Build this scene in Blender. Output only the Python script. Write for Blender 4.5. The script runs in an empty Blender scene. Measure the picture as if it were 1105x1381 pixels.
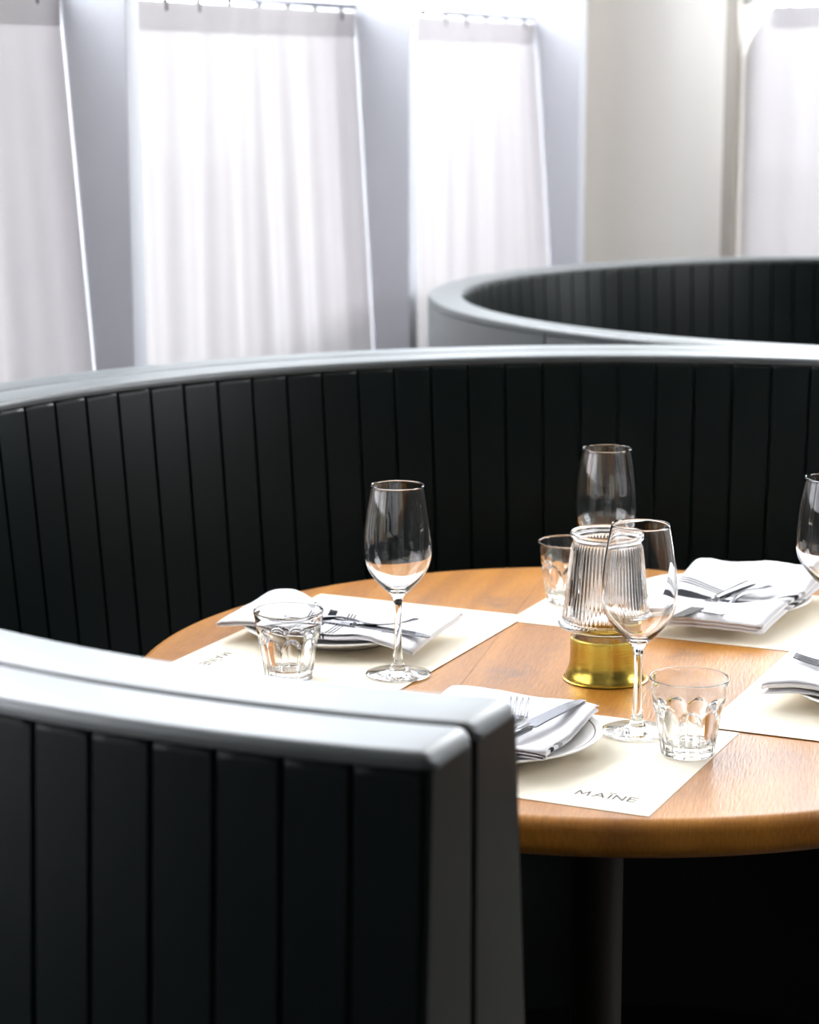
import bpy, bmesh, math, random
from mathutils import Vector, Matrix, noise
random.seed(7)
PI = math.pi
scene = bpy.context.scene
COL = scene.collection

# ---------------------------------------------------------------- frame of the room
# The camera stands at the world origin; the room (window wall, booths, place mats) is
# turned by ANG about the table.  W() turns room coordinates into world coordinates.
ANG = -0.4342
CX, CY = 0.22758, 2.49847
TZ = 0.74                                   # table top
CA, SA = math.cos(ANG), math.sin(ANG)
def W(x, y, z=0.0):
    return Vector((CX + CA * x - SA * y, CY + SA * x + CA * y, z))

# ---------------------------------------------------------------- camera
PITCH, ROLL, EYE = 0.193883, -0.001678, TZ + 0.68099
fwd = Vector((0, math.cos(PITCH), -math.sin(PITCH)))
rt = Vector((1, 0, 0)); up = rt.cross(fwd)
r2 = rt * math.cos(ROLL) + up * math.sin(ROLL)
u2 = -rt * math.sin(ROLL) + up * math.cos(ROLL)
cam_d = bpy.data.cameras.new('camera')
cam = bpy.data.objects.new('camera', cam_d)
COL.objects.link(cam)
cam.matrix_world = Matrix(((r2.x, u2.x, -fwd.x, 0), (r2.y, u2.y, -fwd.y, 0), (r2.z, u2.z, -fwd.z, EYE), (0, 0, 0, 1)))
cam_d.sensor_fit = 'HORIZONTAL'; cam_d.sensor_width = 36.0
cam_d.lens = 36.0 * 2957.9 / 1105.0
cam_d.clip_start = 0.02; cam_d.clip_end = 200
cam_d.dof.use_dof = True; cam_d.dof.focus_distance = 2.36; cam_d.dof.aperture_fstop = 8.0
scene.camera = cam

# ---------------------------------------------------------------- sky and exposure
world = bpy.data.worlds.new('overcast_sky'); scene.world = world
world.use_nodes = True
bg = world.node_tree.nodes['Background']
bg.inputs['Color'].default_value = (0.93, 0.955, 1.0, 1)
bg.inputs['Strength'].default_value = 11.7
scene.view_settings.view_transform = 'Standard'
scene.view_settings.look = 'None'
scene.view_settings.gamma = 1.0
scene.view_settings.use_curve_mapping = False
scene.view_settings.exposure = 0.0
cy = scene.cycles
cy.max_bounces = 16; cy.transmission_bounces = 14; cy.transparent_max_bounces = 16
cy.diffuse_bounces = 5; cy.glossy_bounces = 6
cy.sample_clamp_indirect = 6.0
cy.blur_glossy = 0.4
cy.use_denoising = True

def portal(name, x, y, z, w, h, rotz):
    d = bpy.data.lights.new(name, 'AREA'); d.shape = 'RECTANGLE'; d.size = w; d.size_y = h
    d.cycles.is_portal = True
    o = bpy.data.objects.new(name, d); COL.objects.link(o)
    o.location = W(x, y, z); o.rotation_euler = (PI / 2, 0, rotz)
    return o

# ---------------------------------------------------------------- helpers
def new_obj(name, bm, mat=None, parent=None, smooth=True, loc=None, rotz=0.0, auto=None):
    me = bpy.data.meshes.new(name)
    bm.normal_update()
    bm.to_mesh(me); bm.free()
    if smooth:
        for p in me.polygons: p.use_smooth = True
        if auto is not None:
            try: me.set_sharp_from_angle(angle=auto)
            except Exception: pass
    o = bpy.data.objects.new(name, me); COL.objects.link(o)
    if mat is not None: me.materials.append(mat)
    if parent is not None: o.parent = parent
    if loc is not None: o.location = loc
    o.rotation_euler = (0, 0, rotz)
    return o
def empty(name, loc=(0, 0, 0), rotz=0.0, parent=None):
    o = bpy.data.objects.new(name, None); COL.objects.link(o)
    o.empty_display_size = 0.05; o.location = loc; o.rotation_euler = (0, 0, rotz)
    if parent is not None: o.parent = parent
    return o
def tag(o, label, cat, group=None, kind=None):
    if label: o['label'] = label
    if cat: o['category'] = cat
    if group: o['group'] = group
    if kind: o['kind'] = kind
    return o
def copy_tree(o, parent=None):
    c = o.copy(); COL.objects.link(c)
    if parent is not None: c.parent = parent
    for ch in list(o.children): copy_tree(ch, c)
    return c
def struct(o, label=None):
    o['kind'] = 'structure'
    if label: o['label'] = label
    return o
def bm_box(bm, x0, x1, y0, y1, z0, z1, bev=0.0, seg=2):
    vs = [bm.verts.new((x, y, z)) for z in (z0, z1) for y in (y0, y1) for x in (x0, x1)]
    fs = [(0, 2, 3, 1), (4, 5, 7, 6), (0, 1, 5, 4), (2, 6, 7, 3), (0, 4, 6, 2), (1, 3, 7, 5)]
    faces = [bm.faces.new([vs[i] for i in f]) for f in fs]
    if bev > 0:
        es = {e for f in faces for e in f.edges}
        bmesh.ops.bevel(bm, geom=list(es), offset=bev, segments=seg, profile=0.5, affect='EDGES')
    return bm
def box(name, x0, x1, y0, y1, z0, z1, mat, parent=None, bev=0.0, **k):
    bm = bmesh.new(); bm_box(bm, x0, x1, y0, y1, z0, z1, bev)
    return new_obj(name, bm, mat, parent, smooth=bev > 0, auto=0.6 if bev > 0 else None, **k)
def bm_lathe(prof, n=64, closed=False, rfun=None):
    """revolve (r, z) pairs; points with r == 0 become poles"""
    bm = bmesh.new(); rings = []
    for i, (r, z) in enumerate(prof):
        if r < 1e-7: rings.append([bm.verts.new((0, 0, z))])
        else:
            ring = []
            for k in range(n):
                a = 2 * PI * k / n
                rr = r if rfun is None else rfun(i, r, z, a)
                ring.append(bm.verts.new((rr * math.cos(a), rr * math.sin(a), z)))
            rings.append(ring)
    pairs = list(zip(rings[:-1], rings[1:]))
    if closed: pairs.append((rings[-1], rings[0]))
    for A, B in pairs:
        for k in range(n):
            k2 = (k + 1) % n
            if len(A) == 1 and len(B) == 1: continue
            if len(A) == 1: bm.faces.new((A[0], B[k], B[k2]))
            elif len(B) == 1: bm.faces.new((A[k2], A[k], B[0]))
            else: bm.faces.new((A[k2], A[k], B[k], B[k2]))
    bmesh.ops.recalc_face_normals(bm, faces=bm.faces)
    return bm
def smooth01(a, b, x):
    t = min(1, max(0, (x - a) / (b - a))); return t * t * (3 - 2 * t)
def spline(pts, n):
    """Catmull-Rom through pts, n samples per span"""
    out = []
    P = [pts[0]] + list(pts) + [pts[-1]]
    for i in range(1, len(P) - 2):
        p0, p1, p2, p3 = P[i - 1], P[i], P[i + 1], P[i + 2]
        for k in range(n):
            t = k / n
            out.append(tuple(0.5 * (2 * b + (-a + c) * t + (2 * a - 5 * b + 4 * c - d) * t * t + (-a + 3 * b - 3 * c + d) * t ** 3)
                             for a, b, c, d in zip(p0, p1, p2, p3)))
    out.append(tuple(pts[-1]))
    return out

# ---------------------------------------------------------------- materials
def mat_new(name):
    m = bpy.data.materials.new(name); m.use_nodes = True
    nt = m.node_tree
    return m, nt, nt.nodes['Principled BSDF']
def simple(name, col, rough=0.5, metal=0.0, spec=None):
    m, nt, b = mat_new(name)
    b.inputs['Base Color'].default_value = (*col, 1)
    b.inputs['Roughness'].default_value = rough
    b.inputs['Metallic'].default_value = metal
    if spec is not None: b.inputs['Specular IOR Level'].default_value = spec
    return m
def add_bump(nt, b, scale, strength, dist, detail=3.0, coord='Object', stretch=None):
    tc = nt.nodes.new('ShaderNodeTexCoord'); nz = nt.nodes.new('ShaderNodeTexNoise')
    nz.inputs['Scale'].default_value = scale; nz.inputs['Detail'].default_value = detail
    bp = nt.nodes.new('ShaderNodeBump'); bp.inputs['Strength'].default_value = strength; bp.inputs['Distance'].default_value = dist
    src = tc.outputs[coord]
    if stretch:
        mp = nt.nodes.new('ShaderNodeMapping'); mp.inputs['Scale'].default_value = stretch
        nt.links.new(src, mp.inputs[0]); src = mp.outputs[0]
    nt.links.new(src, nz.inputs['Vector']); nt.links.new(nz.outputs['Fac'], bp.inputs['Height'])
    nt.links.new(bp.outputs['Normal'], b.inputs['Normal'])

def leather(name, col, rough, coat=1.25, sheen=0.4, srough=0.2, spec=0.1):
    m, nt, b = mat_new(name)
    b.inputs['Base Color'].default_value = (*col, 1); b.inputs['Roughness'].default_value = rough
    b.inputs['Specular IOR Level'].default_value = spec
    b.inputs['Sheen Weight'].default_value = sheen; b.inputs['Sheen Roughness'].default_value = srough; b.inputs['Sheen Tint'].default_value = (0.80, 0.90, 0.92, 1)
    b.inputs['Coat Weight'].default_value = 1.0; b.inputs['Coat Roughness'].default_value = rough + .04; b.inputs['Coat IOR'].default_value = coat
    add_bump(nt, b, 900, 0.05, 0.0004, 3.0)
    return m
M_LEATHER = leather('dark_green_leather', (0.0026, 0.0050, 0.0044), 0.31, 1.15, 0.20)
M_CAP = leather('lacquered_green_leather', (0.010, 0.016, 0.0155), 0.40, 1.6, 0.5, 0.3, 0.5)
M_OUTER = leather('dark_outer_leather', (0.0034, 0.0056, 0.0054), 0.42, 1.12, 0.0, 0.2, 0.05)
M_CORE = simple('black_backing', (0.004, 0.004, 0.004), 0.8)
M_SEAT = leather('dark_seat_leather', (0.009, 0.012, 0.0115), 0.5)
M_WALL = simple('warm_white_paint', (0.86, 0.825, 0.775), 0.6)
M_ROOM = simple('room_paint', (0.10, 0.10, 0.10), 0.7)
M_CEIL = simple('ceiling_paint', (0.85, 0.84, 0.83), 0.8)
M_FIN = simple('white_lacquered_metal', (0.68, 0.69, 0.74), 0.5)
M_FRAME = simple('taupe_frame', (0.42, 0.38, 0.33), 0.5)
M_STEEL = simple('steel', (0.19, 0.19, 0.20), 0.16, 1.0)
M_POLE = simple('dark_pedestal_metal', (0.02, 0.018, 0.015), 0.5, 0.3)

def glass_mat(name, col=(1, 1, 1), rough=0.0, ior=1.5):
    m, nt, b = mat_new(name)
    b.inputs['Base Color'].default_value = (*col, 1)
    b.inputs['Roughness'].default_value = rough
    b.inputs['Transmission Weight'].default_value = 1.0
    b.inputs['IOR'].default_value = ior
    return m
M_GLASS = glass_mat('clear_glass')
M_GLASS2 = glass_mat('pressed_glass', (0.985, 0.99, 0.985))
M_SHADE = glass_mat('ribbed_glass', (0.98, 0.975, 0.97), 0.02)

def pane_mat():
    m, nt, b = mat_new('window_glass')
    t = nt.nodes.new('ShaderNodeBsdfTransparent'); g = nt.nodes.new('ShaderNodeBsdfGlossy')
    g.inputs['Roughness'].default_value = 0.02
    t.inputs['Color'].default_value = (0.96, 0.97, 0.97, 1)
    lw = nt.nodes.new('ShaderNodeLayerWeight')
    pw = nt.nodes.new('ShaderNodeMath'); pw.operation = 'POWER'; pw.inputs[1].default_value = 5.0
    fr = nt.nodes.new('ShaderNodeMath'); fr.operation = 'MULTIPLY_ADD'; fr.inputs[1].default_value = 0.6; fr.inputs[2].default_value = 0.03
    nt.links.new(lw.outputs['Facing'], pw.inputs[0]); nt.links.new(pw.outputs[0], fr.inputs[0])
    mx = nt.nodes.new('ShaderNodeMixShader')
    nt.links.new(fr.outputs[0], mx.inputs[0]); nt.links.new(t.outputs[0], mx.inputs[1]); nt.links.new(g.outputs[0], mx.inputs[2])
    nt.links.new(mx.outputs[0], nt.nodes['Material Output'].inputs['Surface'])
    return m
M_PANE = pane_mat()

def curtain_mat():
    m, nt, b = mat_new('white_sheer_cloth')
    tr = nt.nodes.new('ShaderNodeBsdfTranslucent'); df = nt.nodes.new('ShaderNodeBsdfDiffuse'); tp = nt.nodes.new('ShaderNodeBsdfTransparent')
    tr.inputs['Color'].default_value = (0.97, 0.93, 0.93, 1)
    df.inputs['Color'].default_value = (0.53, 0.505, 0.517, 1)
    tp.inputs['Color'].default_value = (1, 0.97, 0.96, 1)
    a = nt.nodes.new('ShaderNodeMixShader'); c = nt.nodes.new('ShaderNodeMixShader')
    a.inputs[0].default_value = 0.955
    c.inputs[0].default_value = 0.012
    nt.links.new(tr.outputs[0], a.inputs[1]); nt.links.new(df.outputs[0], a.inputs[2])
    nt.links.new(a.outputs[0], c.inputs[1]); nt.links.new(tp.outputs[0], c.inputs[2])
    nt.links.new(c.outputs[0], nt.nodes['Material Output'].inputs['Surface'])
    return m
M_CURTAIN = curtain_mat()
def frost_mat():
    m, nt, b = mat_new('frosted_glass')
    tr = nt.nodes.new('ShaderNodeBsdfTranslucent'); tr.inputs['Color'].default_value = (0.95, 0.95, 0.98, 1)
    df = nt.nodes.new('ShaderNodeBsdfDiffuse'); df.inputs['Color'].default_value = (0.5, 0.5, 0.52, 1)
    mx = nt.nodes.new('ShaderNodeMixShader'); mx.inputs[0].default_value = 0.25
    nt.links.new(tr.outputs[0], mx.inputs[1]); nt.links.new(df.outputs[0], mx.inputs[2])
    nt.links.new(mx.outputs[0], nt.nodes['Material Output'].inputs['Surface'])
    return m
M_FROST = frost_mat()

def brass_mat():
    m, nt, b = mat_new('brushed_brass')
    b.inputs['Base Color'].default_value = (0.56, 0.40, 0.075, 1)
    b.inputs['Metallic'].default_value = 1.0; b.inputs['Roughness'].default_value = 0.24
    add_bump(nt, b, 60, 0.12, 0.001, 4.0, 'Object', (1, 1, 12))
    return m
M_BRASS = brass_mat()

KNOTS = [(-.100, -.045, .045, .050, .50), (-.185, .292, .034, .060, .55), (.092, .085, .040, .055, .42), (.061, -.138, .022, .030, .40), (.24, -.33, .05, .10, .15)]
def wood_mat():
    m, nt, b = mat_new('oak')
    L = nt.links.new; N = nt.nodes.new
    tc = N('ShaderNodeTexCoord'); oi = N('ShaderNodeObjectInfo')
    add = N('ShaderNodeVectorMath'); add.operation = 'ADD'
    sc = N('ShaderNodeVectorMath'); sc.operation = 'SCALE'
    cx = N('ShaderNodeCombineXYZ'); L(oi.outputs['Random'], cx.inputs[1]); L(oi.outputs['Random'], cx.inputs[0])
    L(cx.outputs[0], sc.inputs[0]); sc.inputs['Scale'].default_value = 7.0
    L(tc.outputs['Object'], add.inputs[0]); L(sc.outputs[0], add.inputs[1])
    # cathedral rings: a wave across the board bent by slow noise
    mp = N('ShaderNodeMapping'); mp.inputs['Scale'].default_value = (1, 0.16, 0.4); L(add.outputs[0], mp.inputs[0])
    n1 = N('ShaderNodeTexNoise'); n1.inputs['Scale'].default_value = 5.5; n1.inputs['Detail'].default_value = 2; n1.inputs['Distortion'].default_value = 0.5
    L(mp.outputs[0], n1.inputs['Vector'])
    m1 = N('ShaderNodeMath'); m1.operation = 'MULTIPLY'; m1.inputs[1].default_value = 34; L(n1.outputs['Fac'], m1.inputs[0])
    m2 = N('ShaderNodeMath'); m2.operation = 'SINE'; L(m1.outputs[0], m2.inputs[0])
    # pores: long thin streaks
    mq = N('ShaderNodeMapping'); mq.inputs['Scale'].default_value = (1, 0.10, 0.3); L(add.outputs[0], mq.inputs[0])
    n2 = N('ShaderNodeTexNoise'); n2.inputs['Scale'].default_value = 420; n2.inputs['Detail'].default_value = 3; n2.inputs['Distortion'].default_value = 0.3
    L(mq.outputs[0], n2.inputs['Vector'])
    # big tone patches and a few knots
    n3 = N('ShaderNodeTexNoise'); n3.inputs['Scale'].default_value = 4.0; n3.inputs['Detail'].default_value = 3
    mr = N('ShaderNodeMapping'); mr.inputs['Scale'].default_value = (1, 0.5, 1); L(add.outputs[0], mr.inputs[0]); L(mr.outputs[0], n3.inputs['Vector'])
    vo = N('ShaderNodeTexVoronoi'); vo.inputs['Scale'].default_value = 4.6; L(mr.outputs[0], vo.inputs['Vector'])
    kn = N('ShaderNodeMapRange'); kn.inputs['From Min'].default_value = 0.03; kn.inputs['From Max'].default_value = 0.17
    kn.inputs['To Min'].default_value = 0.62; kn.inputs['To Max'].default_value = 0.0; L(vo.outputs['Distance'], kn.inputs['Value'])
    ramp = N('ShaderNodeValToRGB')
    e = ramp.color_ramp.elements
    e[0].position = 0.22; e[0].color = (0.17, 0.050, 0.003, 1)
    e[1].position = 0.80; e[1].color = (0.48, 0.195, 0.022, 1)
    w = N('ShaderNodeMath'); w.operation = 'MULTIPLY_ADD'; w.inputs[1].default_value = 0.085; L(m2.outputs[0], w.inputs[0])
    w2 = N('ShaderNodeMath'); w2.operation = 'MULTIPLY_ADD'; w2.inputs[1].default_value = 0.42; w2.inputs[2].default_value = 0.095; L(n2.outputs['Fac'], w2.inputs[0])
    w3 = N('ShaderNodeMath'); w3.operation = 'MULTIPLY_ADD'; w3.inputs[1].default_value = 0.55; L(n3.outputs['Fac'], w3.inputs[0]); L(w2.outputs[0], w3.inputs[2])
    L(w3.outputs[0], w.inputs[2])
    w4 = N('ShaderNodeMath'); w4.operation = 'SUBTRACT'; L(w.outputs[0], w4.inputs[0])
    kk = N('ShaderNodeMath'); kk.operation = 'MULTIPLY'; kk.inputs[1].default_value = 0.35; L(kn.outputs[0], kk.inputs[0]); L(kk.outputs[0], w4.inputs[1])
    L(w4.outputs[0], ramp.inputs['Fac'])
    hs = N('ShaderNodeHueSaturation')
    rv = N('ShaderNodeMapRange'); rv.inputs['To Min'].default_value = 0.9; rv.inputs['To Max'].default_value = 1.12
    L(oi.outputs['Random'], rv.inputs['Value']); L(rv.outputs[0], hs.inputs['Value']); L(ramp.outputs[0], hs.inputs['Color'])
    # knots of the boards: greyish-brown smudges with ragged outlines, at fixed places of the table top
    last = hs.outputs[0]
    nk = N('ShaderNodeTexNoise'); nk.inputs['Scale'].default_value = 55; nk.inputs['Detail'].default_value = 3; L(tc.outputs['Object'], nk.inputs['Vector'])
    for (kx, ky, rx, ry, amt) in KNOTS:
        mk = N('ShaderNodeMapping'); mk.vector_type = 'POINT'
        mk.inputs['Location'].default_value = (-kx / rx, -ky / ry, 0); mk.inputs['Scale'].default_value = (1 / rx, 1 / ry, 0)
        L(tc.outputs['Object'], mk.inputs[0])
        le = N('ShaderNodeVectorMath'); le.operation = 'LENGTH'; L(mk.outputs[0], le.inputs[0])
        ad = N('ShaderNodeMath'); ad.operation = 'MULTIPLY_ADD'; ad.inputs[1].default_value = 1.9; L(nk.outputs['Fac'], ad.inputs[0]); L(le.outputs['Value'], ad.inputs[2])
        mq2 = N('ShaderNodeMapRange'); mq2.interpolation_type = 'SMOOTHSTEP'
        mq2.inputs['From Min'].default_value = 0.75; mq2.inputs['From Max'].default_value = 1.75; mq2.inputs['To Min'].default_value = amt; mq2.inputs['To Max'].default_value = 0
        L(ad.outputs[0], mq2.inputs['Value'])
        mx = N('ShaderNodeMix'); mx.data_type = 'RGBA'; L(mq2.outputs[0], mx.inputs[0]); L(last, mx.inputs[6]); mx.inputs[7].default_value = (0.13, 0.075, 0.055, 1)
        last = mx.outputs[2]
    L(last, b.inputs['Base Color'])
    b.inputs['Roughness'].default_value = 0.36
    bp = N('ShaderNodeBump'); bp.inputs['Strength'].default_value = 0.45; bp.inputs['Distance'].default_value = 0.0009
    hh = N('ShaderNodeMath'); hh.operation = 'MULTIPLY_ADD'; hh.inputs[1].default_value = 0.12; L(m2.outputs[0], hh.inputs[0]); L(n2.outputs['Fac'], hh.inputs[2])
    L(hh.outputs[0], bp.inputs['Height']); L(bp.outputs['Normal'], b.inputs['Normal'])
    return m
M_WOOD = wood_mat()

def paper_mat():
    m, nt, b = mat_new('cream_paper')
    b.inputs['Base Color'].default_value = (0.88, 0.805, 0.66, 1); b.inputs['Roughness'].default_value = 0.75
    b.inputs['Specular IOR Level'].default_value = 0.25
    return m
M_PAPER = paper_mat()
M_INK = simple('grey_ink', (0.07, 0.07, 0.075), 0.7)

def plate_mat():
    m, nt, b = mat_new('white_china')
    L = nt.links.new; N = nt.nodes.new
    tc = N('ShaderNodeTexCoord'); sp = N('ShaderNodeSeparateXYZ'); L(tc.outputs['Object'], sp.inputs[0])
    cb = N('ShaderNodeCombineXYZ'); L(sp.outputs[0], cb.inputs[0]); L(sp.outputs[1], cb.inputs[1])
    ln = N('ShaderNodeVectorMath'); ln.operation = 'LENGTH'; L(cb.outputs[0], ln.inputs[0])
    r = N('ShaderNodeValToRGB'); r.color_ramp.interpolation = 'LINEAR'
    mr = N('ShaderNodeMapRange'); mr.inputs['From Min'].default_value = 0.108; mr.inputs['From Max'].default_value = 0.116
    L(ln.outputs['Value'], mr.inputs['Value']); L(mr.outputs[0], r.inputs['Fac'])
    e = r.color_ramp.elements; white = (0.86, 0.83, 0.79, 1)
    e[0].position = 0.36; e[0].color = white
    e[1].position = 0.62; e[1].color = white
    for p, c in ((0.43, (0.16, 0.10, 0.10, 1)), (0.55, (0.16, 0.10, 0.10, 1))):
        n = e.new(p); n.color = c
    L(r.outputs[0], b.inputs['Base Color'])
    b.inputs['Roughness'].default_value = 0.16
    return m
M_PLATE = plate_mat()

def napkin_mat(name, ys, lo=-1.0, hi=1.0, bold=.0058):
    """white cotton woven with one bold and two sets of three thin black stripes at long coordinate ys (object y)"""
    m, nt, b = mat_new(name)
    L = nt.links.new; N = nt.nodes.new
    tc = N('ShaderNodeTexCoord'); sp = N('ShaderNodeSeparateXYZ'); L(tc.outputs['UV'], sp.inputs[0])
    total = None
    for off, hw in ((0, bold), (.0225, .0011), (.0270, .0011), (.0315, .0011), (-.0225, .0011), (-.0270, .0011), (-.0315, .0011)):
        s = N('ShaderNodeMath'); s.operation = 'COMPARE'
        L(sp.outputs[1], s.inputs[0]); s.inputs[1].default_value = ys + off; s.inputs[2].default_value = hw
        if total is None: total = s
        else:
            a = N('ShaderNodeMath'); a.operation = 'ADD'; L(total.outputs[0], a.inputs[0]); L(s.outputs[0], a.inputs[1]); total = a
    g1 = N('ShaderNodeMath'); g1.operation = 'GREATER_THAN'; L(sp.outputs[0], g1.inputs[0]); g1.inputs[1].default_value = lo
    g2 = N('ShaderNodeMath'); g2.operation = 'LESS_THAN'; L(sp.outputs[0], g2.inputs[0]); g2.inputs[1].default_value = hi
    mm = N('ShaderNodeMath'); mm.operation = 'MULTIPLY'; L(g1.outputs[0], mm.inputs[0]); L(g2.outputs[0], mm.inputs[1])
    m3 = N('ShaderNodeMath'); m3.operation = 'MULTIPLY'; m3.use_clamp = True; L(mm.outputs[0], m3.inputs[0]); L(total.outputs[0], m3.inputs[1])
    mx = N('ShaderNodeMix'); mx.data_type = 'RGBA'
    L(m3.outputs[0], mx.inputs[0])
    mx.inputs[6].default_value = (0.86, 0.845, 0.86, 1); mx.inputs[7].default_value = (0.018, 0.018, 0.022, 1)
    L(mx.outputs[2], b.inputs['Base Color'])
    b.inputs['Roughness'].default_value = 0.85; b.inputs['Specular IOR Level'].default_value = 0.2
    add_bump(nt, b, 1400, 0.2, 0.0004, 2.0)
    return m

# ================================================================ the room
YW = 3.5            # end wall
LW_Y, LW_Z0, LW_Z1 = -2.9, .7, 2.6
XF = -1.23          # room-side edge of the window fins
FIN_Y = [-.170, .972, 2.136, 3.214]
ZC = 4.0           # ceiling
ROT = ANG
R0 = W(0, 0, 0)
def rbox(name, x0, x1, y0, y1, z0, z1, mat, parent=None, bev=0.0):
    return box(name, x0, x1, y0, y1, z0, z1, mat, parent, bev, loc=R0 if parent is None else None, rotz=ROT if parent is None else 0.0)

M_FLOOR = simple('dark_oak_floor', (0.045, 0.03, 0.02), 0.45)
struct(rbox('floor', -1.7, 4.5, -4.6, YW + .25, -0.1, 0, M_FLOOR))
struct(rbox('ceiling', -1.7, 4.5, -4.6, YW + .25, ZC, ZC + .15, M_CEIL))
RY0, RY1 = .8, 3.4      # unseen high opening in the right wall, added to brighten table and end wall
bm = bmesh.new()
bm_box(bm, 4.5, 4.65, -4.6, RY0, -.1, ZC + .15); bm_box(bm, 4.5, 4.65, RY1, YW + .25, -.1, ZC + .15)
bm_box(bm, 4.5, 4.65, RY0, RY1, -.1, 2.0)
struct(new_obj('wall_right', bm, M_ROOM, smooth=False, loc=R0, rotz=ROT))
portal('window_daylight_5', 4.58, (RY0 + RY1) / 2, (ZC + 2.0) / 2, RY1 - RY0, ZC - 2.0, ANG + PI / 2)
struct(rbox('wall_front', -1.7, 4.65, -4.75, -4.6, -.1, ZC + .15, simple('grey_room_paint', (.28, .28, .28), .7)))
# unseen left wall by the camera; frosted windows added for light and glass reflections
bm = bmesh.new()
bm_box(bm, -1.62, -1.40, -4.6, FIN_Y[0] - .023, 0, LW_Z0); bm_box(bm, -1.62, -1.40, -4.6, LW_Y, LW_Z0, LW_Z1)
bm_box(bm, -1.62, -1.40, -4.6, FIN_Y[0] - .023, LW_Z1, ZC)
wl = struct(new_obj('wall_left', bm, M_ROOM, smooth=False, loc=R0, rotz=ROT))
w = empty('window_6', R0, ROT); struct(w)
bm = bmesh.new()
vs = [bm.verts.new(p) for p in ((-1.43, LW_Y, LW_Z0), (-1.43, FIN_Y[0] - .023, LW_Z0), (-1.43, FIN_Y[0] - .023, LW_Z1), (-1.43, LW_Y, LW_Z1))]
bm.faces.new(vs); new_obj('added_frosted_pane', bm, M_FROST, w, smooth=False)
for y in (-1.10, -2.03):
    rbox('mullion', -1.62, -1.34, y - .05, y + .05, LW_Z0, LW_Z1, M_FIN, w)
# outside ground
M_PAVE = simple('pale_pavement', (0.55, 0.53, 0.5), 0.9)
g = box('ground', -40, 40, -40, 40, -0.5, -0.3, M_PAVE, loc=R0, rotz=ROT); struct(g)

# window wall: deep white fins, panes between them, an upper and a lower rail
for k, y in enumerate(FIN_Y):
    o = rbox('trim_%d' % (k + 1), -1.62, XF, y - .023, y + .023, 0, ZC, M_FIN, bev=0.004)
    struct(o)
sill = struct(rbox('trim_5', -1.62, -1.40, FIN_Y[0], YW, 0, .12, M_FIN))
PTS = [(FIN_Y[k], FIN_Y[k + 1]) for k in range(len(FIN_Y) - 1)]
for k, (a, b) in enumerate(PTS):
    w = empty('window_%d' % (k + 1), R0, ROT); struct(w)
    rbox('pane', -1.435, -1.427, a + .023, b - .023, .16, ZC, M_PANE, w)
    rbox('frame_rail', -1.46, -1.405, a + .023, b - .023, .12, .17, M_FIN, w)
    portal('window_daylight_%d' % (k + 1), -1.424, (a + b) / 2, (ZC + .16) / 2, b - a - .06, ZC - .18, ANG + PI / 2 + PI)
# solid pier between the last fin and the end wall
pier = struct(rbox('wall_corner', -1.62, XF - .12, FIN_Y[-1] + .023, YW + .2, 0, ZC, M_WALL))

# end wall with one window, left jamb at x = -.914
WX0, WX1, WZ0 = -.885, 1.10, .35
bm = bmesh.new()
bm_box(bm, -1.35, WX0, YW, YW + .2, 0, ZC)
bm_box(bm, WX0, WX1, YW, YW + .2, 0, WZ0)
struct(new_obj('wall_back', bm, M_WALL, smooth=False, loc=R0, rotz=ROT))
struct(rbox('wall_back_side', WX1, 4.5, YW, YW + .2, 0, ZC, M_ROOM))
w = empty('window_4', R0, ROT); struct(w)
rbox('frame_post', WX0 - .035, WX0, YW - .035, YW + .12, WZ0, ZC, M_FRAME, w, bev=.004)
rbox('frame_post', WX1, WX1 + .035, YW - .035, YW + .12, WZ0, ZC, M_FRAME, w, bev=.004)
rbox('frame_rail', WX0, WX1, YW + .05, YW + .12, WZ0, WZ0 + .05, M_FRAME, w)
rbox('frame_mullion', .25, .30, YW + .05, YW + .12, WZ0 + .05, ZC, M_FRAME, w)
rbox('pane', WX0, .25, YW + .075, YW + .085, WZ0 + .05, ZC, M_PANE, w)
rbox('pane', .30, WX1, YW + .075, YW + .085, WZ0 + .05, ZC, M_PANE, w)
portal('window_daylight_4', (WX0 + WX1) / 2, YW + .07, (ZC + WZ0) / 2, WX1 - WX0, ZC - WZ0, ANG + PI)

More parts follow.
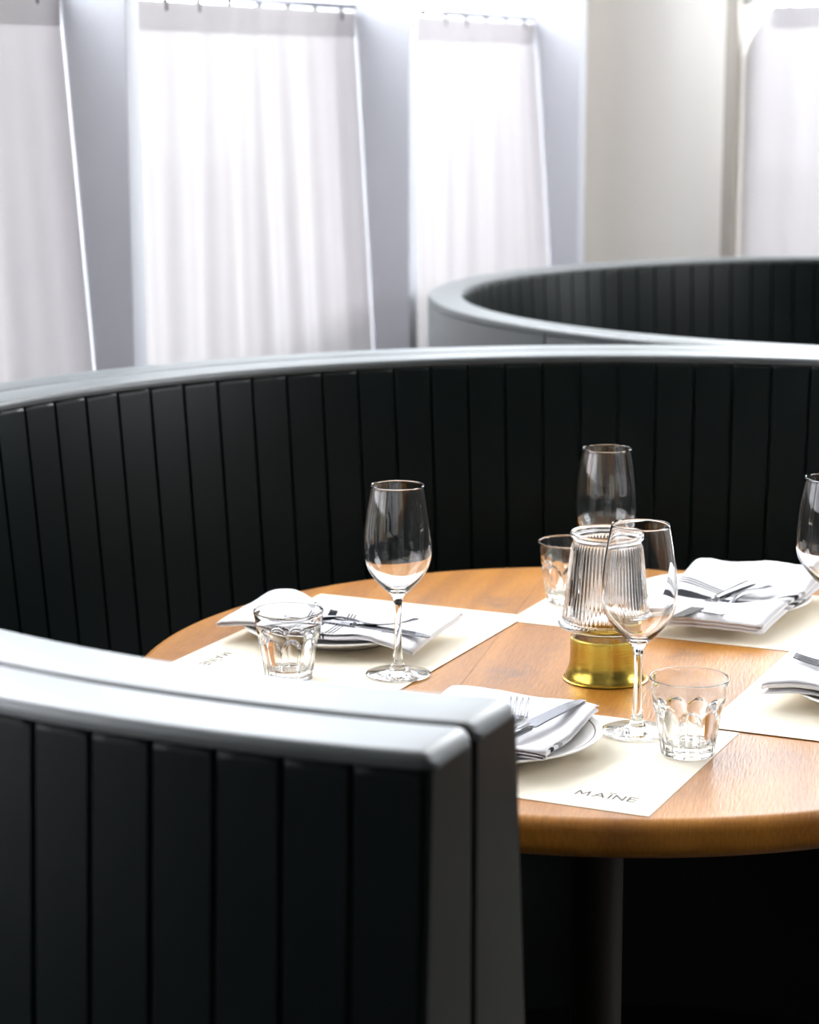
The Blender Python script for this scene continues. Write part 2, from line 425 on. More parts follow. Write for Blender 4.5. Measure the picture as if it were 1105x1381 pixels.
# ---------------------------------------------------------------- sheer curtains on cafe rods
def curtain(name_seed, length, ztop, zbot, lean0, lean1, label, notch=0.0, n=150):
    """local: x along the rod, y towards the room, z up; the two hanging edges come forward towards the hem by lean"""
    rnd = random.Random(name_seed)
    ph = [rnd.uniform(0, 6.28) for _ in range(6)]
    bm = bmesh.new(); rows = []
    nz = 26
    for j in range(nz + 1):
        t = j / nz; z = ztop + (zbot - ztop) * t
        row = []
        for i in range(n + 1):
            s = i / n; x = s * length
            amp = .0035 + .0035 * smooth01(0, .5, t)
            u = x * 40 + .9 * math.sin(x * 7 + ph[0]) + .25 * math.sin(t * 3 + ph[1])
            y = amp * math.sin(u) + .35 * amp * math.sin(u * 2.3 + ph[2] + t) + .018 * t * math.sin(x * 9 + ph[3])
            if t < .045: y *= .35
            y += lean0 * t * (1 - s) ** 2 + lean1 * t * s ** 2
            xx = x
            if notch and s < .25: xx += notch * (1 - s / .25) * max(0, 1 - t / .13) ** 2
            row.append(bm.verts.new((xx, y, z)))
        rows.append(row)
    for A, B in zip(rows[:-1], rows[1:]):
        for i in range(n): bm.faces.new((A[i], A[i + 1], B[i + 1], B[i]))
    o = new_obj('sheer_curtain', bm, M_CURTAIN)
    # stitched hem band: the doubled cloth of the rod pocket
    bm = bmesh.new(); rr = []
    for zz in (0.002, -.052):
        row = []
        for i in range(n + 1):
            s = i / n; x = s * length
            amp = .0035
            u = x * 40 + .9 * math.sin(x * 7 + ph[0]) + .25 * math.sin(ph[1])
            y = .35 * (amp * math.sin(u) + .35 * amp * math.sin(u * 2.3 + ph[2])) + .004
            xx = x + (notch * (1 - s / .25) if notch and s < .25 else 0)
            row.append(bm.verts.new((xx, y, ztop + zz)))
        rr.append(row)
    for i in range(n): bm.faces.new((rr[0][i], rr[0][i + 1], rr[1][i + 1], rr[1][i]))
    new_obj('rod_pocket', bm, M_CURTAIN, o)
    nc = max(4, round(length / .13))
    for i in range(nc):
        s = (i + .5) / nc
        x = s * length + (notch * (1 - s / .25) if notch and s < .25 else 0)
        bm = bmesh.new(); bm_box(bm, x - .004, x + .004, -.004, .004, ztop - .016, ztop + .0078, .001, 1)
        new_obj('curtain_clip', bm, M_POLE, o)
    tag(o, label, 'curtain', 'sheer cafe curtains')
    return o
ZT = EYE + .148
XC = XF - .135
labels = {0: 'white sheer cafe curtain at the left edge, before the first deep white fin',
          1: 'wide white sheer cafe curtain between the two deep white window fins',
          2: 'white sheer cafe curtain hanging above the left end of the rear booth'}
for k in (0, 1, 2):
    a, b = PTS[k]
    c = curtain(k + 3, b - a - .051, ZT, .30, .03, .085, labels[k])
    # local x runs along +room-y, local y towards +room-x : mirror with rotation then flip
    for ob in [c] + list(c.children):
        for v in ob.data.vertices: v.co.y = -v.co.y
    c.location = W(XC, a + .0255, 0); c.rotation_euler = (0, 0, ANG + PI / 2)
    rb = bm_lathe([(0, 0), (.006, 0), (.006, b - a - .046), (0, b - a - .046)], 12)
    ro = new_obj('curtain_rod', rb, M_STEEL, auto=.6)
    ro.rotation_euler = (-PI / 2, 0, ANG); ro.location = W(XC, a + .023, ZT + .014)
    tag(ro, {0: 'slim steel curtain rod at the left edge above the first sheer',
             1: 'slim steel curtain rod carrying the wide sheer between the fins',
             2: 'slim steel curtain rod carrying the sheer beside the beige wall'}[k], 'curtain rod', 'slim curtain rods')
ZT2 = EYE + .195
c = curtain(11, 1.05, ZT2, .45, .0, .02, 'white sheer curtain in the end window beside the beige wall', notch=.075)
for ob in [c] + list(c.children):
    for v in ob.data.vertices: v.co.y = -v.co.y
c.location = W(WX0 + .004, YW + .02, 0); c.rotation_euler = (0, 0, ANG)
rb = bm_lathe([(0, 0), (.006, 0), (.006, 1.12), (0, 1.12)], 12)
ro = new_obj('curtain_rod', rb, M_STEEL, auto=.6)
ro.location = W(WX0, YW + .020, ZT2 + .014); ro.rotation_euler = (0, PI / 2, ANG)
tag(ro, 'slim steel curtain rod across the end window', 'curtain rod', 'slim curtain rods')

# ================================================================ booths
def booth(cx, cyy, ztop, r_in, layers, xe, rake_in, rake_out, w_in, w_out, name, label, outer_mat, seat=True):
    """C-shaped booth, centre (cx, cyy) in room coordinates, open towards +x and cut off at the plane x = xe.
    layers: radii [(r0, r1), ...] of the padded shells at the top."""
    root = empty(name, W(cx, cyy, 0), ANG)
    tag(root, label, 'booth', 'curved banquette booths')
    xr = xe - cx
    def th_end(r): return math.acos(max(-1, min(1, xr / r)))
    H_CAP = .0115
    def offs(ro, z, rake): return ro - rake * (ztop - z)
    def sweep(name, prof_fun, n=150, rnd=.012, inset_end=0.0, mat=M_LEATHER):
        """prof_fun(inset) -> list of (r, z) closed loop; both ends are rounded with radius rnd"""
        ds = [0, .0008, .003, .006, .009, rnd]
        R = prof_fun(0)[0][0]
        half = R * (PI - th_end(R)) - inset_end
        stations = [(-half + d, d) for d in ds]
        m = n
        stations += [(-half + rnd + (2 * half - 2 * rnd) * i / m, rnd) for i in range(1, m)]
        stations += [(half - d, d) for d in reversed(ds)]
        bm = bmesh.new(); rings = []
        for s, d in stations:
            ins = rnd - math.sqrt(max(0, rnd * rnd - (rnd - d) ** 2))
            t = s / (half + inset_end)
            ring = []
            for r, z in prof_fun(ins):
                a = PI + t * (PI - th_end(r))
                ring.append(bm.verts.new((r * math.cos(a), r * math.sin(a), z)))
            rings.append(ring)
        k = len(rings[0])
        for A, B in zip(rings[:-1], rings[1:]):
            for i in range(k): bm.faces.new((A[i], A[(i + 1) % k], B[(i + 1) % k], B[i]))
        bm.faces.new(list(reversed(rings[0]))); bm.faces.new(rings[-1])
        bmesh.ops.recalc_face_normals(bm, faces=bm.faces)
        return new_obj(name, bm, mat, root, auto=.9)
    def rr_prof(r0, r1, z0, z1, rad):
        def f(ins):
            a, b, c = r0 + ins, r1 - ins, z1 - ins
            q = max(.0008, rad - ins * .6)
            pts = [(a, z0)]
            for i in range(7):
                t = PI - PI / 2 * i / 6
                pts.append((a + q + q * math.cos(t), c - q + q * math.sin(t)))
            for i in range(7):
                t = PI / 2 - PI / 2 * i / 6
                pts.append((b - q + q * math.cos(t), c - q + q * math.sin(t)))
            pts.append((b, z0))
            return pts
        return f
    zc = ztop - H_CAP
    for (r0, r1) in layers:
        sweep('top_cap', rr_prof(r0, r1, zc, ztop, .007), mat=M_CAP)
        # end panels close the shell under the cap
    # black core inside each shell, a little smaller than the panels
    ri, ro = layers[0][0], layers[-1][1]
    def core_prof(ins):
        zb = .06
        return [(offs(ri + .022, zc, 0) - rake_in * (zc - zb), zb), (ri + .022, zc), (ro - .022, zc), (ro - .022 + rake_out * (zc - zb), zb)]
    sweep('core', core_prof, n=100, rnd=.0121, inset_end=.012, mat=M_CORE)
    # end panels: each layer ends in its own upholstered slab on the plane x = xe
    for sgn in (1, -1):
        for li, (r0, r1) in enumerate(layers):
            bm = bmesh.new()
            zb = .06
            t = .005
            lo_in = r0 - (rake_in * (zc - zb) if li == 0 else 0)
            lo_out = r1 + (rake_out * (zc - zb) if li == len(layers) - 1 else 0)
            g = .0015
            def yv(r): return math.sqrt(max(0, r * r - xr * xr))
            P = []
            for z, a, b in ((zb, lo_in, lo_out), (zc - .0006, r0, r1)):
                for x in (xr - t, xr - .0012):
                    for r in (a + g, b - g):
                        y = math.sqrt(max(0, r * r - x * x))
                        P.append(bm.verts.new((x, sgn * y, z)))
            fs = [(0, 1, 3, 2), (4, 6, 7, 5), (0, 4, 5, 1), (2, 3, 7, 6), (0, 2, 6, 4), (1, 5, 7, 3)]
            for f in fs: bm.faces.new([P[i] for i in f])
            bmesh.ops.recalc_face_normals(bm, faces=bm.faces)
            ve = [e for e in bm.edges if abs(e.verts[0].co.z - e.verts[1].co.z) > .1 and e.verts[0].co.x > xr - .01]
            bmesh.ops.bevel(bm, geom=ve, offset=.0035, segments=3, profile=.5, affect='EDGES')
            new_obj('end_panel', bm, M_LEATHER, root, auto=.2)
    # channel panels
    def panels(pname, r_top, rake, sign, width, z0, z1, margin, mat=M_LEATHER):
        # sign -1: inner face (towards the centre), +1: outer face
        a_end = th_end(r_top) + margin / r_top
        span = 2 * (PI - a_end)
        n = max(4, round(span * r_top / width)); da = span / n
        def rad(z): return r_top - sign * (-rake) * (ztop - z) if sign > 0 else r_top - rake * (ztop - z)
        half = da / 2
        bm = bmesh.new()
        gap = .0011 / r_top
        us = [-1, -.975, -.94, -.4, 0, .4, .94, .975, 1]
        dep = [.0040, .0010, 0, 0, 0, 0, 0, .0010, .0040]
        if da > .12:                      # a wide plain sheet needs more columns to follow the curve
            us = [-1, -.995] + [-.98 + 1.96 * i / 24 for i in range(25)] + [.995, 1]
            dep = [.0040, .0010] + [0] * 25 + [.0010, .0040]
        zs = [(z1, .0030), (z1 - .002, .0006), (z1 - .006, 0), (z0 + (z1 - z0) * .5, 0), (z0, 0)]
        rows = []
        for z, dz in zs:
            row = []
            for u, d in zip(us, dep):
                a = u * (half - gap)
                r = rad(z) - sign * (d + dz)
                row.append(bm.verts.new((r * math.cos(a), r * math.sin(a), z)))
            rows.append(row)
        back = []
        for z in (z1, z0):
            r = rad(z) - sign * .020
            back.append([bm.verts.new((r * math.cos(u * (half - gap)), r * math.sin(u * (half - gap)), z)) for u in us])
        for A, B in zip(rows[:-1], rows[1:]):
            for i in range(len(us) - 1): bm.faces.new((A[i], A[i + 1], B[i + 1], B[i]))
        for i in range(len(us) - 1):
            bm.faces.new((back[0][i], back[0][i + 1], back[1][i + 1], back[1][i]))
            bm.faces.new((rows[0][i], rows[0][i + 1], back[0][i + 1], back[0][i]))
            bm.faces.new((rows[-1][i], rows[-1][i + 1], back[1][i + 1], back[1][i]))
        bm.faces.new([r[0] for r in rows] + [back[1][0], back[0][0]])
        bm.faces.new([r[-1] for r in rows][::-1] + [back[0][-1], back[1][-1]])
        bmesh.ops.recalc_face_normals(bm, faces=bm.faces)
        first = new_obj(pname, bm, mat, root, auto=.7)
        for i in range(n):
            o = first if i == 0 else first.copy()
            if i: COL.objects.link(o); o.parent = root
            o.rotation_euler = (0, 0, a_end + (i + .5) * da)
    zs_in = .462 if seat else .1
    panels('inner_panel', ri, rake_in, -1, w_in, zs_in, zc - .001, .0055)
    panels('outer_panel', ro, rake_out, 1, w_out, .08, zc - .001, .0055, outer_mat)
    if seat:
        rs1 = ri - rake_in * (ztop - .46) - .004
        sweep('seat_cushion', rr_prof(.545, rs1, .37, .46, .03), n=110, rnd=.012, mat=M_SEAT)
        sweep('seat_base', rr_prof(.60, rs1, .06, .369, .004), n=110, rnd=.012, mat=M_SEAT)
    # recessed plinth
    sweep('plinth', lambda ins: [(.64, 0), (.64, .0595), (ro + .03, .0595), (ro + .03, 0)], n=90, rnd=.0121, inset_end=.03, mat=M_CORE)
    return root
booth(.089, .030, TZ + .25, 1.015, [(1.008, 1.083), (1.0855, 1.156)], .28, .095, .05, .0615, .0500,
      'curved_booth', 'dark green upholstered booth curving around the laid round table', M_OUTER)
booth(-.112, 2.335, TZ + .235, .994, [(.994, 1.068)], .12, .06, .01, .056, .70,
      'curved_booth', 'dark green booth behind, its pale rim seen above the front booth', M_CAP)

# ================================================================ table
table = empty('round_table', W(-.0082, .0142, 0), 0)
tag(table, 'round oak table with rounded edge inside the front booth', 'table')
RT, TH = .555, .0406
GR = math.radians(77.1)                 # direction of the boards
prof = [(0, TZ - TH)]
for i in range(7):
    t = -PI / 2 + PI / 2 * i / 6
    prof.append((RT - .016 + .016 * math.cos(t), TZ - TH + .016 + .016 * math.sin(t)))
for i in range(7):
    t = PI / 2 * i / 6
    prof.append((RT - .012 + .012 * math.cos(t), TZ - .012 + .012 * math.sin(t)))
prof.append((0, TZ))
seams = [-.36, -.1455, .41]
pax = Vector((math.sin(GR), -math.cos(GR), 0))    # across the boards
cuts = [-1] + seams + [1]
for a, b in zip(cuts[:-1], cuts[1:]):
    bm = bm_lathe(prof, 160)
    bmesh.ops.rotate(bm, verts=bm.verts, cent=(0, 0, 0), matrix=Matrix.Rotation(PI / 2 - GR, 3, 'Z'))
    for off, s in ((a + .00022, 1), (b - .00022, -1)):
        geo = bm.verts[:] + bm.edges[:] + bm.faces[:]
        res = bmesh.ops.bisect_plane(bm, geom=geo, plane_co=(off, 0, 0), plane_no=(s, 0, 0), clear_inner=True)
        ed = [e for e in res['geom_cut'] if isinstance(e, bmesh.types.BMEdge)]
        if ed: bmesh.ops.edgeloop_fill(bm, edges=ed)
    new_obj('plank', bm, M_WOOD, table, auto=.5, rotz=GR - PI / 2)
new_obj('pedestal', bm_lathe([(0, .02), (.034, .02), (.032, .05), (.031, TZ - TH - .02), (.05, TZ - TH - .006), (.16, TZ - TH - .0005), (0, TZ - TH - .0005)], 40), M_POLE, table, auto=.6)
new_obj('base_plate', bm_lathe([(0, 0), (.27, 0), (.27, .008), (.26, .012), (.035, .021), (0, .021)], 64), M_POLE, table, auto=.6)

# ================================================================ place settings
SET = {'near': 0.0, 'left': -PI / 2, 'far': PI, 'right': PI / 2}
def S(setting, x, y, z=0.0):
    a = SET[setting]
    return W(math.cos(a) * x - math.sin(a) * y, math.sin(a) * x + math.cos(a) * y, TZ + z)
def SR(setting): return ANG + SET[setting]

# mats (diner frame: x right, y towards the table centre)
MATS = {'near': (-.19, .219, -.478, -.180), 'left': (-.207, .205, -.479, -.180), 'far': (-.215, .194, -.476, -.175), 'right': (-.176, .235, -.478, -.178)}
MAT_T = .0006
mat_labels = {'near': 'cream paper place mat at the near edge, under the striped napkin and small tumbler',
              'left': 'cream paper place mat on the left, its printed name turned sideways',
              'far': 'cream paper place mat on the far side, beyond the ribbed glass lamp',
              'right': 'cream paper place mat cut off by the right edge of the photo'}
GLYPHS = [  # strokes of wide sans capitals on a 1-high grid, advance width
    ([((0, 0), (.10, 1)), ((.10, 1), (.55, .25)), ((.55, .25), (1.0, 1)), ((1.0, 1), (1.10, 0))], 1.10),                  # M
    ([((0, 0), (.50, 1)), ((.50, 1), (1.0, 0)), ((.22, .34), (.78, .34))], 1.0),                                           # A
    ([((0, 0), (0, 1)), ((-.24, 1.30), (-.10, 1.30)), ((.10, 1.30), (.24, 1.30))], 0.0),                                   # I with two dots
    ([((0, 0), (0, 1)), ((0, 1), (.85, 0)), ((.85, 0), (.85, 1))], .85),                                                   # N
    ([((0, 0), (0, 1)), ((0, 1), (.68, 1)), ((0, .5), (.62, .5)), ((0, 0), (.68, 0))], .68)]                               # E
def lettering(parent, x, y, width):
    gap = .42
    total = sum(g[1] for g in GLYPHS) + gap * (len(GLYPHS) - 1)
    k = width / total; h = .0122; hw = .00095
    bm = bmesh.new(); cx = 0
    for strokes, adv in GLYPHS:
        for p, q in strokes:
            P = Vector(((cx + p[0]) * k, p[1] * h)); Q = Vector(((cx + q[0]) * k, q[1] * h))
            d = (Q - P).normalized(); n = Vector((-d.y, d.x)) * hw
            P -= d * hw * .8; Q += d * hw * .8
            c = [P + n, P - n, Q - n, Q + n]
            lo = [bm.verts.new((v.x, v.y, 0)) for v in c]; hi = [bm.verts.new((v.x, v.y, .00008)) for v in c]
            bm.faces.new(hi)
            for i in range(4): bm.faces.new((lo[i], lo[(i + 1) % 4], hi[(i + 1) % 4], hi[i]))
        cx += adv + gap
    o = new_obj('lettering', bm, M_INK, parent, smooth=False)
    o.location = (x, y, MAT_T + .00004)
    return o
for k, (x0, x1, y0, y1) in MATS.items():
    bm = bmesh.new(); bm_box(bm, x0, x1, y0, y1, 0, MAT_T)
    zoff = .0002 if k in ('near', 'far') else .00095
    o = new_obj('place_mat', bm, M_PAPER, smooth=False, loc=S(k, 0, 0, zoff), rotz=SR(k))
    tag(o, mat_labels[k], 'place mat', 'cream paper place mats')
    lettering(o, x1 - .087, y0 + .034, .061)

# plates
PLATES = {'near': (-.005, -.339), 'left': (-.007, -.350), 'far': (-.035, -.349), 'right': (.0, -.348)}
PZ = .0013 + .0004
plate_prof = [(0, .003), (.062, .003), (.064, 0), (.068, 0), (.070, .0035), (.088, .0075), (.108, .0150), (.1185, .0186), (.1200, .0198), (.1195, .0208),
              (.1170, .0206), (.106, .0176), (.090, .0115), (.078, .0078), (.070, .0068), (0, .0068)]
pl_labels = {'near': 'white plate with a fine dark rim line nearest the front booth end',
             'left': 'white plate on the left mat behind the left tumbler',
             'far': 'white plate on the far mat under the crumpled striped napkin',
             'right': 'white plate cut off by the right edge of the photo'}
bmp = bm_lathe(plate_prof, 96)
proto = None
for k, (x, y) in PLATES.items():
    if proto is None: o = proto = new_obj('dinner_plate', bmp, M_PLATE, auto=1.2)
    else: o = proto.copy(); COL.objects.link(o)
    o.location = S(k, x, y, PZ); o.rotation_euler = (0, 0, SR(k))
    tag(o, pl_labels[k], 'plate', 'white dinner plates')

# napkins ---------------------------------------------------------------------------------
def rest(x, y, px, py):
    r = math.hypot(x - px, y - py)
    z = .0085 + .0125 * smooth01(.060, .118, r)
    if r > .122: z -= min(.010, (r - .122) ** 1.0 * .16)
    return z
def napkin(setting, x0, x1, y0, y1, ys, label, lo=-1, hi=9, lifts=(), gaps=(.0030, .0030), seed=1, shear=(0, 0), layers=3, warp=None, insets=(0, .004, .001)):
    px, py = PLATES[setting]
    rnd = random.Random(seed); sd = Vector((rnd.uniform(0, 50), rnd.uniform(0, 50), 0))
    # folded path in (u, h): u across the short side, h height
    path = []
    w = x1 - x0
    h = 0.0011
    heights = [h]
    for g in gaps: heights.append(heights[-1] + g)
    m = 16
    cur = 0
    for L in range(layers):
        ua, ub = insets[L], w - insets[(L + 1) % 3]
        us = [ua + (ub - ua) * i / m for i in range(m + 1)]
        if L % 2: us = us[::-1]
        # slight bulge towards the fold side
        for u in us: path.append((u, heights[L]))
        if L < layers - 1:
            hc = (heights[L] + heights[L + 1]) / 2; rad = (heights[L + 1] - heights[L]) / 2
            sg = 1 if L % 2 == 0 else -1
            for i in range(1, 6):
                t = -PI / 2 + PI * i / 6
                path.append((us[-1] + sg * rad * 1.25 * math.cos(t), hc + rad * math.sin(t)))
    n = 40
    bm = bmesh.new(); uvl = bm.loops.layers.uv.new('UVMap'); rows = []
    uvs = {}
    for j in range(n + 1):
        v = j / n; y = y0 + (y1 - y0) * v
        row = []
        arc = 0
        for i, (u, hh) in enumerate(path):
            if i: arc += math.hypot(u - path[i - 1][0], hh - path[i - 1][1])
            x = x0 + u
            xx = x + shear[0] * (v - .5); yy = y + shear[1] * ((x - x0) / w - .5)
            k = hh / heights[-1]
            bul = .0016 * noise.noise(Vector((xx * 22, yy * 22, 0)) + sd) * (0.4 + .6 * k) + .0007 * noise.noise(Vector((xx * 70, yy * 70, 3)) + sd)
            lift = 0
            for (lx, ly, lr, lh) in lifts:
                d = math.hypot(xx - lx, yy - ly); lift += lh * (1 - smooth01(0, lr, d))
            z = rest(xx, yy, px, py) + hh * (1 + 0.0 * k) + bul + lift * (.35 + .65 * k)
            edge = min(v, 1 - v) * (y1 - y0)
            if edge < .006: z -= (.006 - edge) * .25 * k
            if warp: xx, yy = warp(xx, yy)
            vt = bm.verts.new((xx, yy, z)); row.append(vt); uvs[vt] = (arc, y)
        rows.append(row)
    for A, B in zip(rows[:-1], rows[1:]):
        for i in range(len(path) - 1):
            f = bm.faces.new((A[i], B[i], B[i + 1], A[i + 1]))
            for lp in f.loops: lp[uvl].uv = uvs[lp.vert]
    o = new_obj('folded_napkin', bm, napkin_mat('striped_cotton_' + setting, ys, lo, hi, .0080 if setting == 'far' else .0058))
    sm = o.modifiers.new('cloth', 'SOLIDIFY'); sm.thickness = .0015; sm.offset = 0
    o.location = S(setting, 0, 0, PZ + .0011); o.rotation_euler = (0, 0, SR(setting))
    tag(o, label, 'napkin', 'folded striped napkins')
    return o
napkin('near', -.085, .088, -.418, -.236, -.394, 'folded white napkin with black stripe ends on the nearest plate', lo=.10, hi=.30, gaps=(.0042, .0042), seed=3, shear=(-.01, -.012))
def left_warp(x, y):
    f = smooth01(-.485, -.375, y) * (1 - smooth01(-.31, -.225, y))
    return x * (1 - (.52 if x < 0 else .17) * f), y
napkin('left', -.092, .082, -.484, -.212, -.372, 'long folded white napkin on the left plate, crossed by black stripes', seed=5,
       lifts=((-.088, -.470, .08, .007), (-.085, -.21, .05, .004)), shear=(.012, .01), warp=left_warp)
napkin('far', -.148, .012, -.470, -.182, -.308, 'crumpled white napkin with a bold black stripe on the far plate', seed=9,
       lifts=((.012, -.385, .10, .034), (.012, -.32, .05, .008), (-.14, -.44, .09, .016), (-.06, -.46, .06, .010)), gaps=(.0050, .0050), shear=(.02, .02))
napkin('right', -.085, .085, -.46, -.215, -.36, 'folded white napkin on the plate at the right edge of the photo', seed=12, gaps=(.0055, .0055))

# cutlery ---------------------------------------------------------------------------------
def strip(bm, secs, rad=.0):
    """secs: (y, halfwidth, z_mid, half_thickness, x_mid); rounded hexagonal-ish section"""
    rings = []
    for y, hw, z, ht, xm in secs:
        pts = [(-hw, 0), (-hw * .72, ht * .8), (0, ht), (hw * .72, ht * .8), (hw, 0), (hw * .72, -ht * .8), (0, -ht), (-hw * .72, -ht * .8)]
        rings.append([bm.verts.new((xm + a, y, z + b)) for a, b in pts])
    k = 8
    for A, B in zip(rings[:-1], rings[1:]):
        for i in range(k): bm.faces.new((A[i], A[(i + 1) % k], B[(i + 1) % k], B[i]))
    bm.faces.new(rings[0][::-1]); bm.faces.new(rings[-1])
FL = .192
def fork_proto():
    bm = bmesh.new()
    pts = [(0, .0030, .0020), (.004, .0072, .0022), (.012, .0090, .0026), (.03, .0082, .0045), (.06, .0058, .0085), (.09, .0040, .0100), (.11, .0036, .0075),
           (.122, .0050, .0045), (.132, .0105, .0022), (.142, .0122, .0014), (.150, .0124, .0016)]
    sp = spline(pts, 3)
    strip(bm, [(y, hw, z, .0013 if y > .12 else .0015, 0) for y, hw, z in sp])
    for i in range(4):
        x = -.0102 + i * .0068
        tp = [(.146, .0021, .0015), (.160, .0020, .0026), (.175, .0018, .0050), (.187, .0013, .0080), (.192, .0006, .0094)]
        strip(bm, [(y, hw, z, .0010, x * (1 - .08 * (y - .146) / .046)) for y, hw, z in spline(tp, 3)])
    bmesh.ops.recalc_face_normals(bm, faces=bm.faces)
    return new_obj('table_fork', bm, M_STEEL, auto=.9)
KL = .212
def knife_proto():
    root = empty('table_knife')
    bm = bmesh.new()
    strip(bm, [(y, hw, z, t, 0) for y, hw, z, t in spline([(0, .0040, .0045, .002), (.003, .0085, .0045, .0036), (.02, .0090, .0046, .0040), (.06, .0068, .0046, .0040), (.098, .0058, .0046, .0042), (.104, .0066, .0046, .0040), (.108, .0050, .0042, .002)], 3)])
    bmesh.ops.recalc_face_normals(bm, faces=bm.faces)
    new_obj('handle', bm, M_STEEL, root, auto=.9)
    bm = bmesh.new()
    out = [(-.0075, .107), (-.0095, .120), (-.0098, .150), (-.0090, .180), (-.0062, .200), (-.001, .2105), (.004, .212), (.0068, .209), (.0075, .18), (.0075, .13), (.0070, .107)]
    out = spline(out + [out[0]], 4)[:-1]
    # thin lens section: bevelled to the edge on the cutting side
    top = [bm.verts.new((x, y, .0049)) for x, y in out]; bot = [bm.verts.new((x, y, .0035)) for x, y in out]
    n = len(out)
    f1 = bm.faces.new(top); f2 = bm.faces.new(bot[::-1])
    for i in range(n): bm.faces.new((top[i], bot[i], bot[(i + 1) % n], top[(i + 1) % n]))
    bmesh.ops.recalc_face_normals(bm, faces=bm.faces)
    bmesh.ops.bevel(bm, geom=list(f1.edges), offset=.0005, segments=1, affect='EDGES')
    new_obj('blade', bm, M_STEEL, root, auto=.5)
    return root
def place(o, setting, tip, end, length, z, tilt=0.0, roll=0.0):
    """origin of the piece = handle end; pitch it so the tip is `tilt` higher than the end"""
    a = math.atan2(tip[1] - end[1], tip[0] - end[0]) - PI / 2
    d = Vector((tip[0] - end[0], tip[1] - end[1])).normalized()
    base = (tip[0] - d.x * length, tip[1] - d.y * length)
    o.location = S(setting, base[0], base[1], PZ + z)
    o.rotation_mode = 'XYZ'
    o.rotation_euler = (math.asin(tilt / length), roll, SR(setting) + a)
fp = fork_proto(); kp = knife_proto()
forks = {'near': ((.004, -.271), (.058, -.455), .0230, .004, 0), 'left': ((.022, -.232), (.055, -.42), .0240, .008, -.25), 'far': ((-.070, -.178), (-.097, -.365), .0300, -.004, 0), 'right': ((.002, -.228), (.02, -.42), .028, .004, 0)}
knives = {'near': ((.064, -.246), (.028, -.456), .0240, .006, 0), 'left': ((.057, -.197), (.028, -.40), .0265, .001, 0), 'far': ((-.036, -.158), (-.072, -.36), .0300, -.004, 0), 'right': ((.03, -.285), (.0, -.48), .030, .004, 0)}
fl = {'near': 'steel fork on the nearest napkin, tines beside the booth end', 'left': 'steel fork on the left napkin under the knife',
      'far': 'steel fork on the far striped napkin, round handle end raised', 'right': 'steel fork tines on the napkin at the right edge of the photo'}
kl = {'near': 'steel table knife pointing right on the nearest napkin', 'left': 'long steel table knife lying on the left napkin',
      'far': 'steel table knife on the far striped napkin, left of the fork', 'right': 'steel table knife on the napkin at the right edge'}
for i, k in enumerate(('near', 'left', 'far', 'right')):
    o = fp if i == 0 else copy_tree(fp)
    tip, end, z, tilt, roll = forks[k]; place(o, k, tip, end, FL, z, tilt, roll); tag(o, fl[k], 'fork', 'steel forks')
    o = kp if i == 0 else copy_tree(kp)
    tip, end, z, tilt, roll = knives[k]; place(o, k, tip, end, KL, z, tilt, roll); tag(o, kl[k], 'knife', 'steel table knives')

# ================================================================ glasses
ZG = .0018
def wine_proto():
    H = .2252
    out = [(0, 0), (.0365, 0), (.0379, .0012), (.0370, .0022), (.030, .0038), (.018, .0056), (.0105, .0080), (.0074, .0125), (.0060, .020), (.0046, .034), (.0042, .060),
           (.0046, .080), (.0056, .089), (.0090, .0965), (.0160, .1030), (.0265, .1140), (.0350, .1270), (.0389, .1400), (.0399, .1510), (.0394, .1640), (.0374, .1850), (.0345, .2050), (.0310, .2235)]
    o1 = out[:2] + spline(out[1:], 4)[1:]
    rim = [(.0308, H - .0004), (.0304, H), (.0299, H - .0004)]
    inn = [(.0297, .2233), (.0333, .2050), (.0363, .1850), (.0383, .1640), (.0388, .1510), (.0378, .1400), (.0337, .1275), (.0250, .1155), (.0140, .1055), (.0060, .1010), (0, .1000)]
    i1 = spline(inn, 4)
    return new_obj('wine_glass', bm_lathe(o1 + rim + i1, 72), M_GLASS, auto=1.0)
wp = wine_proto()
wines = [((-.0136 , 2.4755), 'clear stemmed wine glass standing alone in front of the left plate'),
         ((.2416, 2.2452), 'clear stemmed wine glass in front of the ribbed lamp, beside the near tumbler'),
         ((.2492, 2.7285), 'clear stemmed wine glass rising behind the ribbed glass lamp'),
         ((.493, 2.518), 'clear stemmed wine glass cut off by the right edge')]
for i, ((x, y), lab) in enumerate(wines):
    o = wp if i == 0 else copy_tree(wp)
    o.location = (x, y, TZ + ZG); tag(o, lab, 'wine glass', 'stemmed wine glasses')

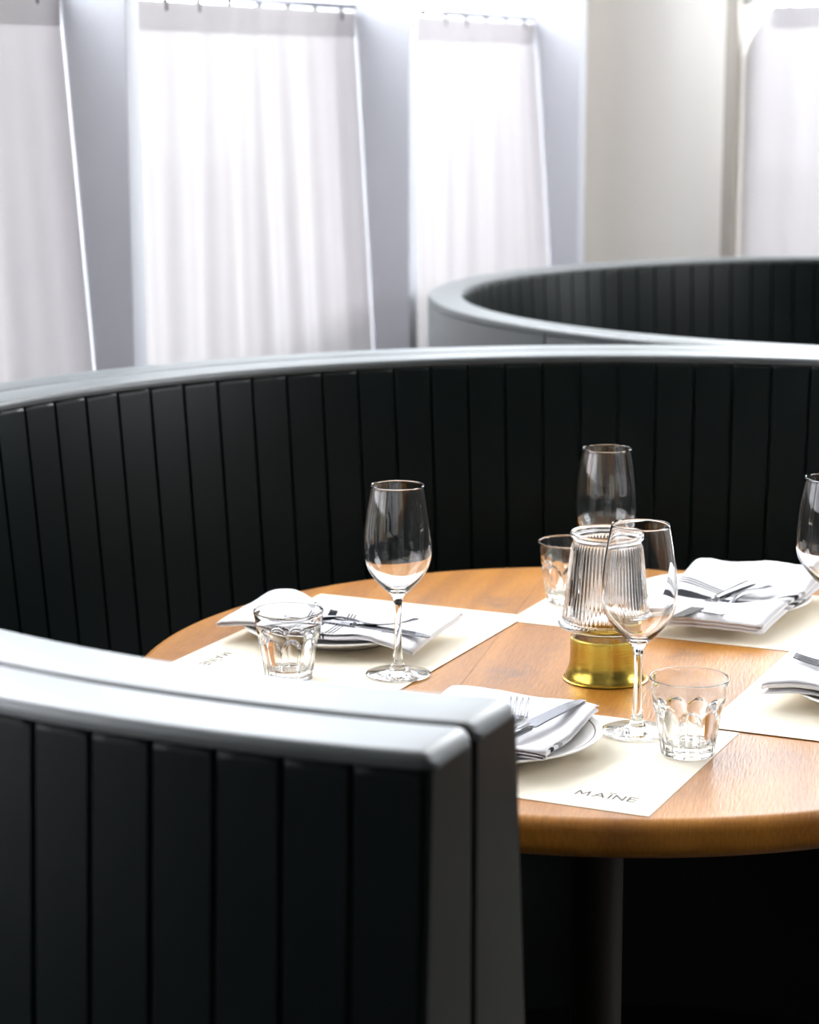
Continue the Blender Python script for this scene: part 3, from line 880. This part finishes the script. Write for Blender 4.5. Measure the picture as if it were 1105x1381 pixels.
def tumbler_proto():
    H = .0815
    NF = 9
    def outer(z):
        return .0282 + (.0410 - .0282) * (min(1, max(0, z / H)) ** 1.05)
    zs = [0, .0015, .004, .008, .012, .018, .024, .030, .036, .040, .043, .046, .048, .050, .052, .054, .056, .058, .060, .064, .070, .076, .0802]
    prof = [(0, .002), (.018, .0015), (.0262, 0)] + [(outer(z) if z > 0 else .0275, max(z, .0004)) for z in zs[1:]]
    nO = len(prof)
    prof += [(.0407, H - .0003), (.0400, H), (.0392, H - .0005)]
    inn = [(.0385, .075), (.0372, .062), (.0338, .050), (.0312, .036), (.0288, .022), (.0262, .0145), (.0215, .0118), (0, .0112)]
    prof += spline([(.0390, .0800)] + inn, 3)
    def rf(i, r, z, a):
        if 3 <= i < nO:
            u = (a * NF / (2 * PI)) % 1.0 * 2 - 1           # -1..1 across one facet
            arch = .0530 - .0140 * abs(u) ** 2.4           # arched head of each flat
            m = 1 - smooth01(arch - .0035, arch + .001, z)
            ca = math.cos(u * PI / NF)
            flat = (r - .0023) * math.cos(PI / NF) / max(.8, ca) + .0010
            m *= smooth01(-.001, .006, z) * .92
            m *= (1 - smooth01(.86, 1.0, abs(u)))
            return r * (1 - m) + flat * m
        return r
    return new_obj('water_tumbler', bm_lathe(prof, 160, rfun=rf), M_GLASS2, auto=1.0)
tp = tumbler_proto()
def tw(x, y): return Vector((x, y, TZ + ZG))
tums = [(tw(.2860, 2.1680), 0.10, 'clear faceted water tumbler on the near mat corner'),
        (tw(-.1399, 2.4603), 0.32, 'clear faceted water tumbler on the left mat, behind the booth end'),
        (tw(.2110, 2.842), 0.2, 'clear faceted water tumbler half hidden behind the ribbed lamp')]
for i, (p, rz, lab) in enumerate(tums):
    o = tp if i == 0 else copy_tree(tp)
    o.location = p; o.rotation_euler = (0, 0, rz); tag(o, lab, 'tumbler', 'faceted water tumblers')

# ================================================================ table lamp
lamp = empty('table_lamp', W(.0147, -.0327, TZ), 0.3)
tag(lamp, 'small lamp with ribbed clear glass shade on a round brass base', 'lamp')
new_obj('foot', bm_lathe([(0, -.0004), (.0470, -.0004), (.0470, .0012), (0, .0012)], 64), M_CORE, lamp, auto=.6)
new_obj('base', bm_lathe(spline([(0, 0.0013), (.0455, 0.0013), (.0474, .0022), (.0465, .0060), (.0436, .0125), (.0418, .0200), (.0411, .0320), (.0413, .0480), (.0408, .0500), (.0385, .0504), (.0375, .0470), (.0370, .0060), (0, .0055)], 4), 96), M_BRASS, lamp, auto=.9)
NR = 62
def rib(i, r, z, a):
    t = smooth01(.066, .076, z) * (1 - smooth01(.156, .163, z))
    return r + .0011 * t * (math.cos(a * NR))
outp = spline([(.0400, .0508), (.0400, .0600), (.0440, .0620), (.0530, .0635), (.0556, .0662), (.0545, .0690), (.0508, .0720), (.0492, .0800), (.0464, .1050), (.0434, .1320), (.0404, .1580), (.0392, .1640),
               (.0400, .1668), (.0424, .1690), (.0430, .1722), (.0412, .1748), (.0385, .1742)], 4)
no = len(outp)
inp = spline([(.0372, .1715), (.0366, .1640), (.0372, .1580), (.0402, .1320), (.0432, .1050), (.0460, .0800), (.0462, .0720), (.0440, .0670), (.0378, .0640), (.0370, .0508)], 4)
def rib2(i, r, z, a): return rib(i, r, z, a) if i < no else r
new_obj('shade', bm_lathe(outp + inp, NR * 8, closed=True, rfun=rib2), M_SHADE, lamp, auto=1.2)
